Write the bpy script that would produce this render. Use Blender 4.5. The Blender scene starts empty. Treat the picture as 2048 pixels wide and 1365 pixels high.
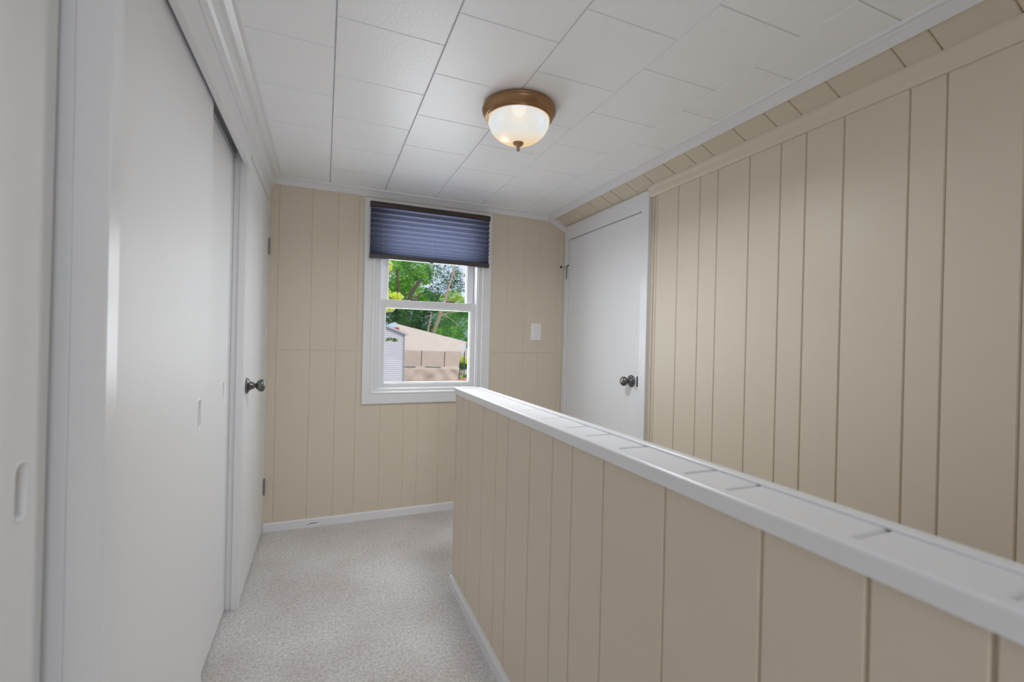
import bpy, bmesh, math, random
from mathutils import Vector, Matrix, noise

S = bpy.context.scene
COL = S.collection
PI = math.pi

# ------------------------------------------------------------------ materials
def nodes(name):
    m = bpy.data.materials.new(name)
    m.use_nodes = True
    nt = m.node_tree
    b = nt.nodes['Principled BSDF']
    return m, nt, b

def mat(name, col, rough=0.5, metal=0.0, bump=0.0, bscale=60.0, var=0.0, vscale=3.0, spec=0.5, coat=0.0):
    m, nt, b = nodes(name)
    b.inputs['Base Color'].default_value = (*col, 1)
    b.inputs['Roughness'].default_value = rough
    b.inputs['Metallic'].default_value = metal
    b.inputs['Specular IOR Level'].default_value = spec
    b.inputs['Coat Weight'].default_value = coat
    tc = nt.nodes.new('ShaderNodeTexCoord')
    if bump > 0:
        n = nt.nodes.new('ShaderNodeTexNoise')
        n.inputs['Scale'].default_value = bscale
        n.inputs['Detail'].default_value = 4
        nt.links.new(tc.outputs['Object'], n.inputs['Vector'])
        bp = nt.nodes.new('ShaderNodeBump')
        bp.inputs['Strength'].default_value = bump
        bp.inputs['Distance'].default_value = 0.002
        nt.links.new(n.outputs['Fac'], bp.inputs['Height'])
        nt.links.new(bp.outputs['Normal'], b.inputs['Normal'])
    if var > 0:
        n = nt.nodes.new('ShaderNodeTexNoise')
        n.inputs['Scale'].default_value = vscale
        n.inputs['Detail'].default_value = 5
        nt.links.new(tc.outputs['Object'], n.inputs['Vector'])
        mx = nt.nodes.new('ShaderNodeMix')
        mx.data_type = 'RGBA'
        mx.inputs['A'].default_value = (*[c * (1 - var) for c in col], 1)
        mx.inputs['B'].default_value = (*[min(1, c * (1 + var)) for c in col], 1)
        nt.links.new(n.outputs['Fac'], mx.inputs['Factor'])
        nt.links.new(mx.outputs['Result'], b.inputs['Base Color'])
    return m

WHITE = mat('white_gloss_paint', (.80, .80, .812), .46, bump=.10, bscale=30, spec=.22)
TRIMW = mat('white_trim_paint', (.785, .785, .80), .32, bump=.06, bscale=40, spec=.45)
TILE = mat('ceiling_tile', (.925, .93, .95), .36, bump=.35, bscale=120, spec=.45)
BEIGE = mat('beige_panel_paint', (.670, .594, .480), .42, bump=.12, bscale=45, var=.025, vscale=2.2, spec=.35)
DARKGAP = mat('dark_gap', (.03, .03, .032), .8)
PEWTER = mat('aged_pewter', (.17, .17, .17), .30, metal=.85)
STEELH = mat('hinge_steel', (.30, .29, .28), .35, metal=.8)
RUBBER = mat('black_rubber', (.012, .012, .012), .5)
BRONZE = mat('brown_bronze', (.35, .195, .09), .32, metal=.55, spec=.5)
BRONZE2 = mat('finial_bronze', (.42, .24, .14), .38, metal=.5)
PLATE = mat('switch_plastic', (.82, .80, .80), .30)
RAILB = mat('brown_rail', (.045, .026, .018), .38)
RAILK = mat('charcoal_rail', (.060, .052, .052), .40)
VINYL = mat('white_vinyl', (.76, .76, .77), .30)
TRACK = mat('track_aluminium', (.45, .45, .46), .38, metal=.6)
LOCKB = mat('brown_sash_lock', (.085, .02, .02), .35)
CLEAR = mat('clear_plastic', (.62, .58, .60), .15)
SCUFF = mat('scuff', (.16, .15, .15), .7)

def carpet_mat():
    m, nt, b = nodes('carpet')
    b.inputs['Roughness'].default_value = .95
    b.inputs['Specular IOR Level'].default_value = .1
    b.inputs['Sheen Weight'].default_value = .25
    tc = nt.nodes.new('ShaderNodeTexCoord')
    def noi(scale, det, rough=.5):
        n = nt.nodes.new('ShaderNodeTexNoise'); n.inputs['Scale'].default_value = scale
        n.inputs['Detail'].default_value = det; n.inputs['Roughness'].default_value = rough
        nt.links.new(tc.outputs['Object'], n.inputs['Vector']); return n
    fine = noi(190, 4, .8); mid = noi(85, 3); big = noi(2.6, 3)
    r = nt.nodes.new('ShaderNodeValToRGB')
    r.color_ramp.elements[0].position = .34; r.color_ramp.elements[0].color = (.40, .37, .35, 1)
    r.color_ramp.elements[1].position = .60; r.color_ramp.elements[1].color = (.93, .895, .87, 1)
    a = nt.nodes.new('ShaderNodeMath'); a.operation = 'MULTIPLY_ADD'
    a.inputs[1].default_value = .30
    nt.links.new(mid.outputs['Fac'], a.inputs[0])
    s = nt.nodes.new('ShaderNodeMath'); s.operation = 'MULTIPLY'; s.inputs[1].default_value = .70
    nt.links.new(fine.outputs['Fac'], s.inputs[0]); nt.links.new(s.outputs[0], a.inputs[2])
    nt.links.new(a.outputs[0], r.inputs['Fac'])
    # brushed pile: soft patches lie lighter or darker
    r2 = nt.nodes.new('ShaderNodeValToRGB')
    r2.color_ramp.elements[0].position = .36; r2.color_ramp.elements[0].color = (.84, .815, .80, 1)
    r2.color_ramp.elements[1].position = .62; r2.color_ramp.elements[1].color = (1, 1, 1, 1)
    nt.links.new(big.outputs['Fac'], r2.inputs['Fac'])
    mx = nt.nodes.new('ShaderNodeMix'); mx.data_type = 'RGBA'; mx.blend_type = 'MULTIPLY'
    mx.inputs['Factor'].default_value = 1
    nt.links.new(r.outputs['Color'], mx.inputs['A']); nt.links.new(r2.outputs['Color'], mx.inputs['B'])
    nt.links.new(mx.outputs['Result'], b.inputs['Base Color'])
    bp = nt.nodes.new('ShaderNodeBump'); bp.inputs['Strength'].default_value = .9; bp.inputs['Distance'].default_value = .006
    nt.links.new(a.outputs[0], bp.inputs['Height']); nt.links.new(bp.outputs['Normal'], b.inputs['Normal'])
    return m
CARPET = carpet_mat()

def glass_mat():
    m = bpy.data.materials.new('window_glass'); m.use_nodes = True
    nt = m.node_tree; nt.nodes.clear()
    o = nt.nodes.new('ShaderNodeOutputMaterial')
    t = nt.nodes.new('ShaderNodeBsdfTransparent'); t.inputs['Color'].default_value = (.96, .97, .97, 1)
    g = nt.nodes.new('ShaderNodeBsdfGlossy'); g.inputs['Roughness'].default_value = .02
    mx = nt.nodes.new('ShaderNodeMixShader'); mx.inputs[0].default_value = .03
    nt.links.new(t.outputs[0], mx.inputs[1]); nt.links.new(g.outputs[0], mx.inputs[2]); nt.links.new(mx.outputs[0], o.inputs[0])
    return m
GLASS = glass_mat()

def dome_mat():
    # ribbed, lightly frosted glass bowl with a lit bulb behind it
    m = bpy.data.materials.new('ribbed_glass'); m.use_nodes = True
    nt = m.node_tree; nt.nodes.clear()
    o = nt.nodes.new('ShaderNodeOutputMaterial')
    t = nt.nodes.new('ShaderNodeBsdfTransparent'); t.inputs['Color'].default_value = (1, .98, .94, 1)
    p = nt.nodes.new('ShaderNodeBsdfPrincipled')
    p.inputs['Base Color'].default_value = (.10, .095, .085, 1); p.inputs['Roughness'].default_value = .25
    lw = nt.nodes.new('ShaderNodeLayerWeight'); lw.inputs['Blend'].default_value = .35
    r = nt.nodes.new('ShaderNodeValToRGB')
    e = r.color_ramp.elements
    e[0].position = .04; e[0].color = (.84, .93, 1.0, 1)
    e[1].position = .55; e[1].color = (1.0, .70, .36, 1)
    x = r.color_ramp.elements.new(.17); x.color = (.96, .92, .83, 1)
    nt.links.new(lw.outputs['Facing'], r.inputs['Fac'])
    nt.links.new(r.outputs['Color'], p.inputs['Emission Color'])
    p.inputs['Emission Strength'].default_value = .465
    mx = nt.nodes.new('ShaderNodeMixShader'); mx.inputs[0].default_value = .94
    nt.links.new(t.outputs[0], mx.inputs[1]); nt.links.new(p.outputs[0], mx.inputs[2]); nt.links.new(mx.outputs[0], o.inputs[0])
    return m
DOME = dome_mat()

def shade_mat():
    m = bpy.data.materials.new('shade_fabric'); m.use_nodes = True
    nt = m.node_tree; nt.nodes.clear()
    o = nt.nodes.new('ShaderNodeOutputMaterial')
    d = nt.nodes.new('ShaderNodeBsdfDiffuse'); d.inputs['Color'].default_value = (.105, .095, .115, 1)
    tr = nt.nodes.new('ShaderNodeBsdfTranslucent'); tr.inputs['Color'].default_value = (.118, .132, .205, 1)
    mx = nt.nodes.new('ShaderNodeMixShader'); mx.inputs[0].default_value = .55
    nt.links.new(d.outputs[0], mx.inputs[1]); nt.links.new(tr.outputs[0], mx.inputs[2]); nt.links.new(mx.outputs[0], o.inputs[0])
    return m
SHADE = shade_mat()

def leaf_mat(name, c1, c2, c3, scale=1.3, trans=.35):
    m = bpy.data.materials.new(name); m.use_nodes = True
    nt = m.node_tree; nt.nodes.clear()
    o = nt.nodes.new('ShaderNodeOutputMaterial')
    tc = nt.nodes.new('ShaderNodeTexCoord')
    n = nt.nodes.new('ShaderNodeTexNoise'); n.inputs['Scale'].default_value = scale; n.inputs['Detail'].default_value = 6
    n.inputs['Roughness'].default_value = .75
    nt.links.new(tc.outputs['Object'], n.inputs['Vector'])
    r = nt.nodes.new('ShaderNodeValToRGB')
    r.color_ramp.elements[0].position = .33; r.color_ramp.elements[0].color = (*c1, 1)
    r.color_ramp.elements[1].position = .67; r.color_ramp.elements[1].color = (*c3, 1)
    x = r.color_ramp.elements.new(.5); x.color = (*c2, 1)
    nt.links.new(n.outputs['Fac'], r.inputs['Fac'])
    d = nt.nodes.new('ShaderNodeBsdfDiffuse'); t = nt.nodes.new('ShaderNodeBsdfTranslucent')
    nt.links.new(r.outputs['Color'], d.inputs['Color']); nt.links.new(r.outputs['Color'], t.inputs['Color'])
    mx = nt.nodes.new('ShaderNodeMixShader'); mx.inputs[0].default_value = trans
    nt.links.new(d.outputs[0], mx.inputs[1]); nt.links.new(t.outputs[0], mx.inputs[2]); nt.links.new(mx.outputs[0], o.inputs[0])
    return m
LEAFG = leaf_mat('green_leaves', (.07, .30, .03), (.30, .66, .10), (.72, .92, .34), 1.6)
LEAFD = leaf_mat('dark_leaves', (.02, .07, .07), (.07, .20, .12), (.30, .58, .12), 1.5, .3)
LEAFH = leaf_mat('navy_leaves', (.015, .04, .035), (.05, .16, .06), (.22, .50, .08), 1.3, .25)
LEAFF = leaf_mat('feathery_leaves', (.07, .24, .05), (.22, .55, .12), (.48, .78, .24), 1.4)
LEAFY = leaf_mat('yellow_leaves', (.46, .62, .05), (.80, .88, .12), (.95, .92, .42), 2.5)
LEAFB = leaf_mat('bush_leaves', (.20, .36, .04), (.50, .70, .08), (.75, .82, .30), 1.5)
BARKP = mat('pale_bark', (.44, .32, .24), .9, bump=.5, bscale=8, var=.25, vscale=4)
BARKD = mat('dark_bark', (.12, .085, .065), .9, bump=.5, bscale=8, var=.25, vscale=4)
SIDING = mat('pale_siding', (.60, .59, .64), .5)
ROOFG = mat('grey_roofing', (.36, .40, .46), .6, var=.1, vscale=6)
GUTTER = mat('gutter', (.30, .32, .40), .4)
TARP = mat('tan_tarp', (.60, .50, .425), .75, bump=.5, bscale=3, var=.07, vscale=1.6)
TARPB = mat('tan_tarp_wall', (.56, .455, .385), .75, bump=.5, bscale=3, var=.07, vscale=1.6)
TARPW = mat('white_tarp', (.78, .77, .80), .7)
POLE = mat('dark_pole', (.06, .065, .12), .5)
def smudged(m, col, scale, lo):
    nt = m.node_tree; b = nt.nodes['Principled BSDF']
    old = b.inputs['Base Color'].links[0].from_socket
    tc = nt.nodes.new('ShaderNodeTexCoord'); mp = nt.nodes.new('ShaderNodeMapping'); mp.inputs['Scale'].default_value = (1, 1, 1.7)
    n = nt.nodes.new('ShaderNodeTexNoise'); n.inputs['Scale'].default_value = scale; n.inputs['Detail'].default_value = 6; n.inputs['Roughness'].default_value = .62
    nt.links.new(tc.outputs['Object'], mp.inputs['Vector']); nt.links.new(mp.outputs['Vector'], n.inputs['Vector'])
    r = nt.nodes.new('ShaderNodeValToRGB'); r.color_ramp.elements[0].position = lo; r.color_ramp.elements[1].position = lo + .10
    nt.links.new(n.outputs['Fac'], r.inputs['Fac'])
    mx = nt.nodes.new('ShaderNodeMix'); mx.data_type = 'RGBA'; mx.inputs['B'].default_value = (*col, 1)
    ml = nt.nodes.new('ShaderNodeMath'); ml.operation = 'MULTIPLY'; ml.inputs[1].default_value = .55
    nt.links.new(r.outputs['Color'], ml.inputs[0]); nt.links.new(ml.outputs[0], mx.inputs['Factor']); nt.links.new(old, mx.inputs['A'])
    nt.links.new(mx.outputs['Result'], b.inputs['Base Color'])
smudged(TARP, (.36, .31, .29), 2.6, .60)
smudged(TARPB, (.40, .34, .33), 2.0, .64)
VENTB = mat('pale_metal', (.56, .66, .72), .35)
VENTR = mat('red_metal', (.45, .06, .06), .5)
TERRA = mat('terracotta_tile', (.60, .24, .15), .75, var=.3, vscale=3)
STUCCO = mat('stucco', (.62, .56, .48), .9)
EARTH = mat('dry_ground', (.50, .40, .30), .95, var=.15, vscale=.4)
ASPHALT = mat('grey_road', (.27, .26, .33), .85)
LAWN = mat('lawn', (.16, .30, .06), .95, var=.3, vscale=1.5)
EXTERIOR = mat('outer_wall', (.6, .6, .58), .8)

# ------------------------------------------------------------------ mesh builder
class MB:
    def __init__(self):
        self.v = []; self.f = []; self.smooth = False
    def add(self, vs, fs):
        o = len(self.v)
        self.v += [tuple(p) for p in vs]
        self.f += [tuple(i + o for i in f) for f in fs]
        return self
    def box(self, x0, x1, y0, y1, z0, z1):
        vs = [(x0, y0, z0), (x1, y0, z0), (x1, y1, z0), (x0, y1, z0), (x0, y0, z1), (x1, y0, z1), (x1, y1, z1), (x0, y1, z1)]
        return self.add(vs, [(0, 3, 2, 1), (4, 5, 6, 7), (0, 1, 5, 4), (1, 2, 6, 5), (2, 3, 7, 6), (3, 0, 4, 7)])
    def prism(self, prof, fn, a, b):
        """closed 2-D profile swept from a to b; fn(p, t) gives the 3-D point"""
        n = len(prof)
        vs = [fn(p, a) for p in prof] + [fn(p, b) for p in prof]
        fs = [(i, (i + 1) % n, n + (i + 1) % n, n + i) for i in range(n)]
        fs += [tuple(range(n - 1, -1, -1)), tuple(range(n, 2 * n))]
        return self.add(vs, fs)
    def lathe(self, prof, origin, axis='z', seg=48, rib=None):
        """prof: list of (radius, height along axis)"""
        ox, oy, oz = origin
        vs = []; fs = []
        for k, (r, h) in enumerate(prof):
            for i in range(seg):
                a = 2 * PI * i / seg
                rr = r if rib is None else r * (1 + rib(a, k))
                c, s = rr * math.cos(a), rr * math.sin(a)
                if axis == 'z': vs.append((ox + c, oy + s, oz + h))
                elif axis == 'x': vs.append((ox + h, oy + c, oz + s))
                else: vs.append((ox + c, oy + h, oz + s))
        for k in range(len(prof) - 1):
            for i in range(seg):
                j = (i + 1) % seg
                fs.append((k * seg + i, k * seg + j, (k + 1) * seg + j, (k + 1) * seg + i))
        if prof[0][0] > 1e-6: fs.append(tuple(range(seg)))
        if prof[-1][0] > 1e-6: fs.append(tuple((len(prof) - 1) * seg + i for i in range(seg)))
        self.smooth = True
        return self.add(vs, fs)
    def tube(self, path, radii, seg=8):
        path = [Vector(p) for p in path]
        if not isinstance(radii, (list, tuple)): radii = [radii] * len(path)
        vs = []; fs = []
        up = Vector((0.13, 0.31, 1)).normalized()
        for k, p in enumerate(path):
            d = (path[min(k + 1, len(path) - 1)] - path[max(k - 1, 0)]).normalized()
            u = d.cross(up)
            if u.length < .05: u = d.cross(Vector((1, 0, 0)))
            u.normalize(); w = d.cross(u)
            for i in range(seg):
                a = 2 * PI * i / seg
                vs.append(p + (u * math.cos(a) + w * math.sin(a)) * radii[k])
        for k in range(len(path) - 1):
            for i in range(seg):
                j = (i + 1) % seg
                fs.append((k * seg + i, k * seg + j, (k + 1) * seg + j, (k + 1) * seg + i))
        fs.append(tuple(range(seg - 1, -1, -1))); fs.append(tuple((len(path) - 1) * seg + i for i in range(seg)))
        self.smooth = True
        return self.add(vs, fs)
    def build(self, name, material, parent=None, bevel=0.0, smooth=None, loc=None, merge=False):
        me = bpy.data.meshes.new(name)
        me.from_pydata(self.v, [], self.f)
        bm = bmesh.new(); bm.from_mesh(me)
        if merge: bmesh.ops.remove_doubles(bm, verts=bm.verts, dist=1e-5)
        bmesh.ops.recalc_face_normals(bm, faces=bm.faces)
        if loc is not None: bmesh.ops.translate(bm, verts=bm.verts, vec=-Vector(loc))
        bm.to_mesh(me); bm.free()
        me.materials.append(material)
        o = bpy.data.objects.new(name, me)
        COL.objects.link(o)
        sm = self.smooth if smooth is None else smooth
        if sm:
            me.polygons.foreach_set('use_smooth', [True] * len(me.polygons))
            try:
                me.set_sharp_from_angle(angle=math.radians(38))
            except Exception:
                pass
        if loc is not None: o.location = loc
        if parent is not None:
            o.parent = parent
            o.matrix_parent_inverse = Matrix.Translation(-parent.location)
        if bevel > 0:
            md = o.modifiers.new('edge', 'BEVEL'); md.width = bevel; md.segments = 2; md.limit_method = 'ANGLE'
            md.angle_limit = math.radians(40)
        return o

def tag(o, label, cat, kind=None, group=None):
    o['label'] = label; o['category'] = cat
    if kind: o['kind'] = kind
    if group: o['group'] = group
    return o

def thing(name, label, cat, loc, group=None, kind=None):
    o = bpy.data.objects.new(name, None); COL.objects.link(o); o.location = loc
    o.empty_display_size = .1
    return tag(o, label, cat, kind, group)

def box(name, m, x0, x1, y0, y1, z0, z1, parent=None, bevel=0.0):
    return MB().box(x0, x1, y0, y1, z0, z1).build(name, m, parent, bevel)

# ------------------------------------------------------------------ room dimensions (metres)
XL, XR, D = -.296, 1.588, 2.871       # left wall face, right wall face, window wall face
ZC = 1.9875                           # ceiling
YF = -1.30                            # wall behind the camera
SL = .48                              # rise of the sloped strip towards the ceiling
ZS = 1.921                            # where the sloped strip meets the right wall
XSC = XR - (ZC - ZS) / SL             # where it meets the ceiling
HX0, HX1, HY1 = .553, .660, 1.977     # half wall faces and far end

GW, GD = .0060, .0060                 # groove width, depth

def grooved(mb, P, u, v, n, u0, u1, v0, v1, grooves, thick=.012, gw=GW, gd=GD):
    """board panelling: plane through P spanned by u, v with outward normal n, V grooves at u positions"""
    P, u, v, n = Vector(P), Vector(u), Vector(v), Vector(n)
    prof = [(u0, 0)]
    for g in sorted(grooves):
        if g - gw < u0 or g + gw > u1: continue
        prof += [(g - gw / 2, 0), (g - gw * .28, -gd), (g + gw * .05, -gd), (g + gw / 2, -gd * .25), (g + gw / 2 + .0012, 0)]
    prof += [(u1, 0), (u1, -thick), (u0, -thick)]
    mb.prism(prof, lambda p, t: P + u * p[0] + n * p[1] + v * t, v0, v1)
    return mb

# ------------------------------------------------------------------ floor
f = MB()
f.box(-1.0, HX1 - .02, YF - .1, D + .02, -.06, 0)
f.box(HX1 - .02, XR + .1, HY1 - .02, D + .02, -.06, 0)
o = f.build('floor', CARPET); tag(o, 'beige cut pile carpet along the narrow hallway', 'floor', 'structure')

# stairwell beyond the half wall
st = MB()
for k in range(8):
    y1 = HY1 - .02 - .235 * k; z = -.19 * (k + 1)
    st.box(HX1, XR, y1 - .26, y1, z - .19, z)
st.box(HX1, XR, YF, HY1 - .02 - .235 * 8 + .02, -1.90, -1.70)
o = st.build('floor_stairs', CARPET); tag(o, 'carpeted stairs going down behind the half wall', 'stairs', 'structure')

# ------------------------------------------------------------------ ceiling tiles
c = MB()
xs = [-.296] + [.0130 + .3056 * k for k in range(5)] + [XSC + .02]
for i in range(len(xs) - 1):
    off = 1.3520 if i % 2 == 1 else 1.5050
    ys = [off + .3056 * k for k in range(-12, 8)]
    ys = [YF - .05] + [y for y in ys if YF < y < D] + [D + .03]
    for j in range(len(ys) - 1):
        x0, x1, y0, y1 = xs[i], xs[i + 1], ys[j], ys[j + 1]
        g0, g1 = .0010, .0026
        rx0, rx1 = x0 + g1, x1 - g1; ry0, ry1 = y0 + g1, y1 - g1
        top = ZC + .0042
        vs = [(rx0, ry0, ZC), (rx1, ry0, ZC), (rx1, ry1, ZC), (rx0, ry1, ZC),
              (x0 + g0, y0 + g0, top), (x1 - g0, y0 + g0, top), (x1 - g0, y1 - g0, top), (x0 + g0, y1 - g0, top)]
        c.add(vs, [(0, 1, 2, 3), (0, 4, 5, 1), (1, 5, 6, 2), (2, 6, 7, 3), (3, 7, 4, 0)])
c.box(-1.1, XR + .2, YF - .15, D + .14, ZC + .0068, ZC + .14)
o = c.build('ceiling', TILE); tag(o, 'white square acoustic tile ceiling in staggered rows', 'ceiling', 'structure')

# ------------------------------------------------------------------ right wall + sloped strip
gr = [-1.2, -1.06, -.95, -.83, -.70, -.55, -.42, -.33, -.18, -.05, .05, .21, .33, .43, .56, .716, .803, .987, 1.116, 1.214, 1.351, 1.513, 1.616, 1.753]
w = MB()
YDR = 1.955                            # near edge of the right door casing
# u runs along Y; outward normal is -X
grooved(w, (XR, 0, 0), (0, 1, 0), (0, 0, 1), (-1, 0, 0), YF, 1.925, -1.9, ZS, gr + [1.905])
w.box(XR - .006, XR, 1.925, 1.932, -.2, 1.88)
w.box(XR + .011, XR + .12, YF - .1, 1.99, -1.9, ZS + .02)
w.box(XR + .004, XR + .12, 1.925, 1.99, -1.9, ZS + .02)
w.box(XR + .02, XR + .12, 1.99, D + .14, 1.84, ZS + .02)
w.box(XR + .06, XR + .12, 1.97, D + .14, -.3, 1.88)
o = w.build('wall_right', BEIGE); tag(o, 'beige vertical board panelling beyond the stairwell', 'wall', 'structure')
w = MB()
nrm = Vector((-SL, 0, -1)).normalized(); vdir = Vector((-1, 0, SL)).normalized()
ln = math.hypot(XR - XSC, ZC - ZS)
grooved(w, (XR, 0, ZS), (0, 1, 0), vdir, nrm, YF, D, 0, ln + .01, gr + [1.905, 2.05, 2.19, 2.29, 2.43, 2.60], thick=.010)
o = w.build('ceiling_slope', BEIGE); tag(o, 'narrow beige sloped boards between ceiling and right wall', 'sloped ceiling', 'structure')

# ------------------------------------------------------------------ window wall
gb = [-.248, -.076, .064, .180, .323, .465, .552, .689, .805, .93, 1.135, 1.266, 1.375, 1.535]
gt = [-.248, -.076, .064, .180, .345, .509, .611, .751, .928, 1.135, 1.266, 1.375, 1.535]
WX0, WX1, WZ0, WZ1 = .258, .966, .762, 1.905   # rough opening
w = MB()
def bw(x0, x1, z0, z1, g):
    grooved(w, (0, D, 0), (1, 0, 0), (0, 0, 1), (0, -1, 0), x0, x1, z0, z1, g, gw=.0042, gd=.0024)
SEAM = 1.0205
bw(-.36, WX0, -.05, SEAM - .0012, gb); bw(-.36, WX0, SEAM + .0012, 2.0, gt)
bw(WX0, WX1, -.05, WZ0, gb); bw(WX0, WX1, WZ1, 2.0, gt)
bw(WX1, 1.66, -.05, SEAM - .0012, gb); bw(WX1, 1.66, SEAM + .0012, 1.8602, gt); bw(WX1, 1.66, 1.8618, 2.0, gt)
for x0, x1, z0, z1 in ((-1.1, WX0, -.1, 2.0), (WX1, XR + .2, -.1, 2.0), (WX0, WX1, -.1, WZ0), (WX0, WX1, WZ1, 2.0)):
    w.box(x0, x1, D + .011, D + .13, z0, z1)
w.box(-1.1, XR + .2, D + .02, D + .13, -2.6, -.1)
for x0, x1 in ((-.36, WX0), (WX1, 1.66)): w.box(x0, x1, D + .0022, D + .011, SEAM - .0012, SEAM + .0012)
w.box(WX1, 1.66, D + .0012, D + .011, 1.8602, 1.8618)
o = w.build('wall_back', BEIGE); tag(o, 'beige panelled end wall around the window', 'wall', 'structure')

# wall behind the camera, with an unseen window added for fill light
w = MB()
QX0, QX1, QZ0, QZ1 = -.15, .50, .55, 1.80
for x0, x1, z0, z1 in ((-1.1, QX0, -1.9, 2.0), (QX1, XR + .2, -1.9, 2.0), (QX0, QX1, -1.9, QZ0), (QX0, QX1, QZ1, 2.0)):
    w.box(x0, x1, YF - .12, YF, z0, z1)
o = w.build('wall_front', BEIGE); tag(o, 'beige end wall behind the viewpoint', 'wall', 'structure')
w2 = thing('fill_window', 'plain white window added unseen behind the viewpoint for fill light', 'window', (.175, YF, .55), kind='structure')
m = MB()
m.box(QX0 - .06, QX0, YF, YF + .018, QZ0 - .06, QZ1 + .06).box(QX1, QX1 + .06, YF, YF + .018, QZ0 - .06, QZ1 + .06)
m.box(QX0, QX1, YF, YF + .018, QZ0 - .06, QZ0).box(QX0, QX1, YF, YF + .018, QZ1, QZ1 + .06)
m.build('casing', TRIMW, w2, .003)
m = MB()
m.box(QX0, QX0 + .04, YF - .09, YF - .05, QZ0, QZ1).box(QX1 - .04, QX1, YF - .09, YF - .05, QZ0, QZ1)
m.box(QX0, QX1, YF - .09, YF - .05, QZ0, QZ0 + .04).box(QX0, QX1, YF - .09, YF - .05, QZ1 - .04, QZ1).box(QX0, QX1, YF - .085, YF - .05, 1.15, 1.19)
m.build('sash', VINYL, w2, .002)

# ------------------------------------------------------------------ left wall: closets, posts, header
w = MB()
w.box(-1.1, -.97, YF - .1, D + .1, -1.0, 2.0)          # back of the closets
w.box(-.97, -.345, D - .62, D + .02, 1.9, 2.0)
w.box(-.97, -.41, .82, .88, 0, 2.0)                     # partition between the closets
w.box(-.97, -.41, 2.10, 2.14, 0, 2.0)
w.box(-.97, -.31, YF, YF + .02, 0, 2.0)
w.box(-.34, -.31, YF - .1, D, 1.86, 2.0)                # wall over the openings
w.box(-.97, -.345, YF, D, 1.93, 2.0)
o = w.build('wall_left', WHITE); tag(o, 'white closet wall along the left of the hallway', 'wall', 'structure')

# post between the two closets
p = MB()
p.box(-.339, XL, .8465, .888, 0, 1.86)
p.box(-.339, -.311, .888, .902, 0, 1.86)                  # casing post
p.box(-.41, -.339, .8485, .885, 0, 1.90)                # inner jamb board
o = p.build('trim_1', TRIMW, bevel=.002); tag(o, 'white post between the two sliding closets, nearest the viewpoint', 'door post', 'structure')
p = MB()
p.box(-.323, XL, 2.093, 2.128, 0, 1.86)                 # far post edge
p.box(-.345, -.323, 2.098, 2.128, 0, 1.90)
p.box(-.41, -.345, 2.100, 2.120, 0, 1.90)
o = p.build('trim_2', TRIMW, bevel=.0022); tag(o, 'white post between the sliding closet and the hinged door', 'door post', 'structure')
# header boards
p = MB()
p.box(-.309, -.2905, YF, 2.128, 1.783, 1.888)
p.box(-.309, -.2905, 2.128, D, 1.846, 1.888)
p.box(-.312, -.287, YF, D, 1.888, 1.935)
o = p.build('trim_3', TRIMW, bevel=.0018); tag(o, 'long white header board over the closets and the hinged door', 'header', 'structure')
# left crown: wedge bead then cove, thin crack between
p = MB()
p.prism([(-.312, 1.931), (-.2865, 1.931), (-.279, 1.937), (-.2705, 1.9655), (-.312, 1.9655)], lambda q, t: (q[0], t, q[1]), YF, D)
p.prism([(-.312, 1.9668), (-.2735, 1.9668), (-.2700, 1.9680), (-.2600, 1.9715), (-.2500, 1.9775), (-.2440, 1.9815), (-.2385, 1.9815), (-.2330, 1.9825), (-.2305, 1.9885), (-.312, 1.9885)],
        lambda q, t: (q[0], t, q[1]), YF, D)
o = p.build('trim_4', TRIMW); tag(o, 'white crown moulding over the closet wall', 'crown moulding', 'structure')
# crown over window wall and its slanted continuation
p = MB()
cp = [(0, -.0365), (.006, -.0365), (.010, -.030), (.026, -.0125), (.033, -.0085), (.038, -.0085), (.0425, -.0065), (.0450, .001), (0, .001)]
p.prism(cp, lambda q, t: (t, D - q[0], ZC + q[1]), -.29, 1.437)
# slanted board on the window wall under the sloped strip
a, b = Vector((1.437, 0, 1.9515)), Vector((1.600, 0, 1.8665))
up = Vector((a.z - b.z, 0, b.x - a.x)).normalized()
for (t0, t1, d0) in ((0.0, .040, .012), (.030, .058, .020)):
    q = [a + up * t0, b + up * t0, b + up * t1, a + up * t1]
    vs = [(v.x, D, v.z) for v in q] + [(v.x, D - d0, v.z) for v in q]
    p.add(vs, [(0, 1, 2, 3), (4, 7, 6, 5), (0, 4, 5, 1), (1, 5, 6, 2), (2, 6, 7, 3), (3, 7, 4, 0)])
o = p.build('trim_5', TRIMW); tag(o, 'white crown moulding above the window bending down at right', 'crown moulding', 'structure')
# crown between ceiling and sloped strip
p = MB()
rp = [(1.4145, ZC + .001), (1.4170, 1.9815), (1.4215, 1.9795), (1.4265, 1.9795), (1.4320, 1.9765), (1.4440, 1.9715), (1.4560, 1.9640), (1.4650, 1.9590), (1.4700, 1.9600), (1.4740, 1.9760), (1.474, ZC + .001)]
p.prism(rp, lambda q, t: (q[0], t, q[1]), YF, D - .005)
o = p.build('trim_6', TRIMW); tag(o, 'white crown moulding between tile ceiling and sloped beige strip', 'crown moulding', 'structure')
# beige cove rail under the sloped strip
p = MB()
rp = [(XR + .004, 1.8755), (1.5800, 1.8770), (1.5770, 1.8815), (1.5735, 1.8880), (1.5715, 1.8990), (1.5690, 1.9090), (1.5650, 1.9170), (1.5605, 1.9225), (1.5600, 1.9335), (XR + .004, 1.926)]
p.prism(rp, lambda q, t: (q[0], t, q[1]), YF, YDR - .001)
o = p.build('trim_7', BEIGE, smooth=True); tag(o, 'beige cove moulding along the top of the right wall', 'moulding', 'structure')

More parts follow.
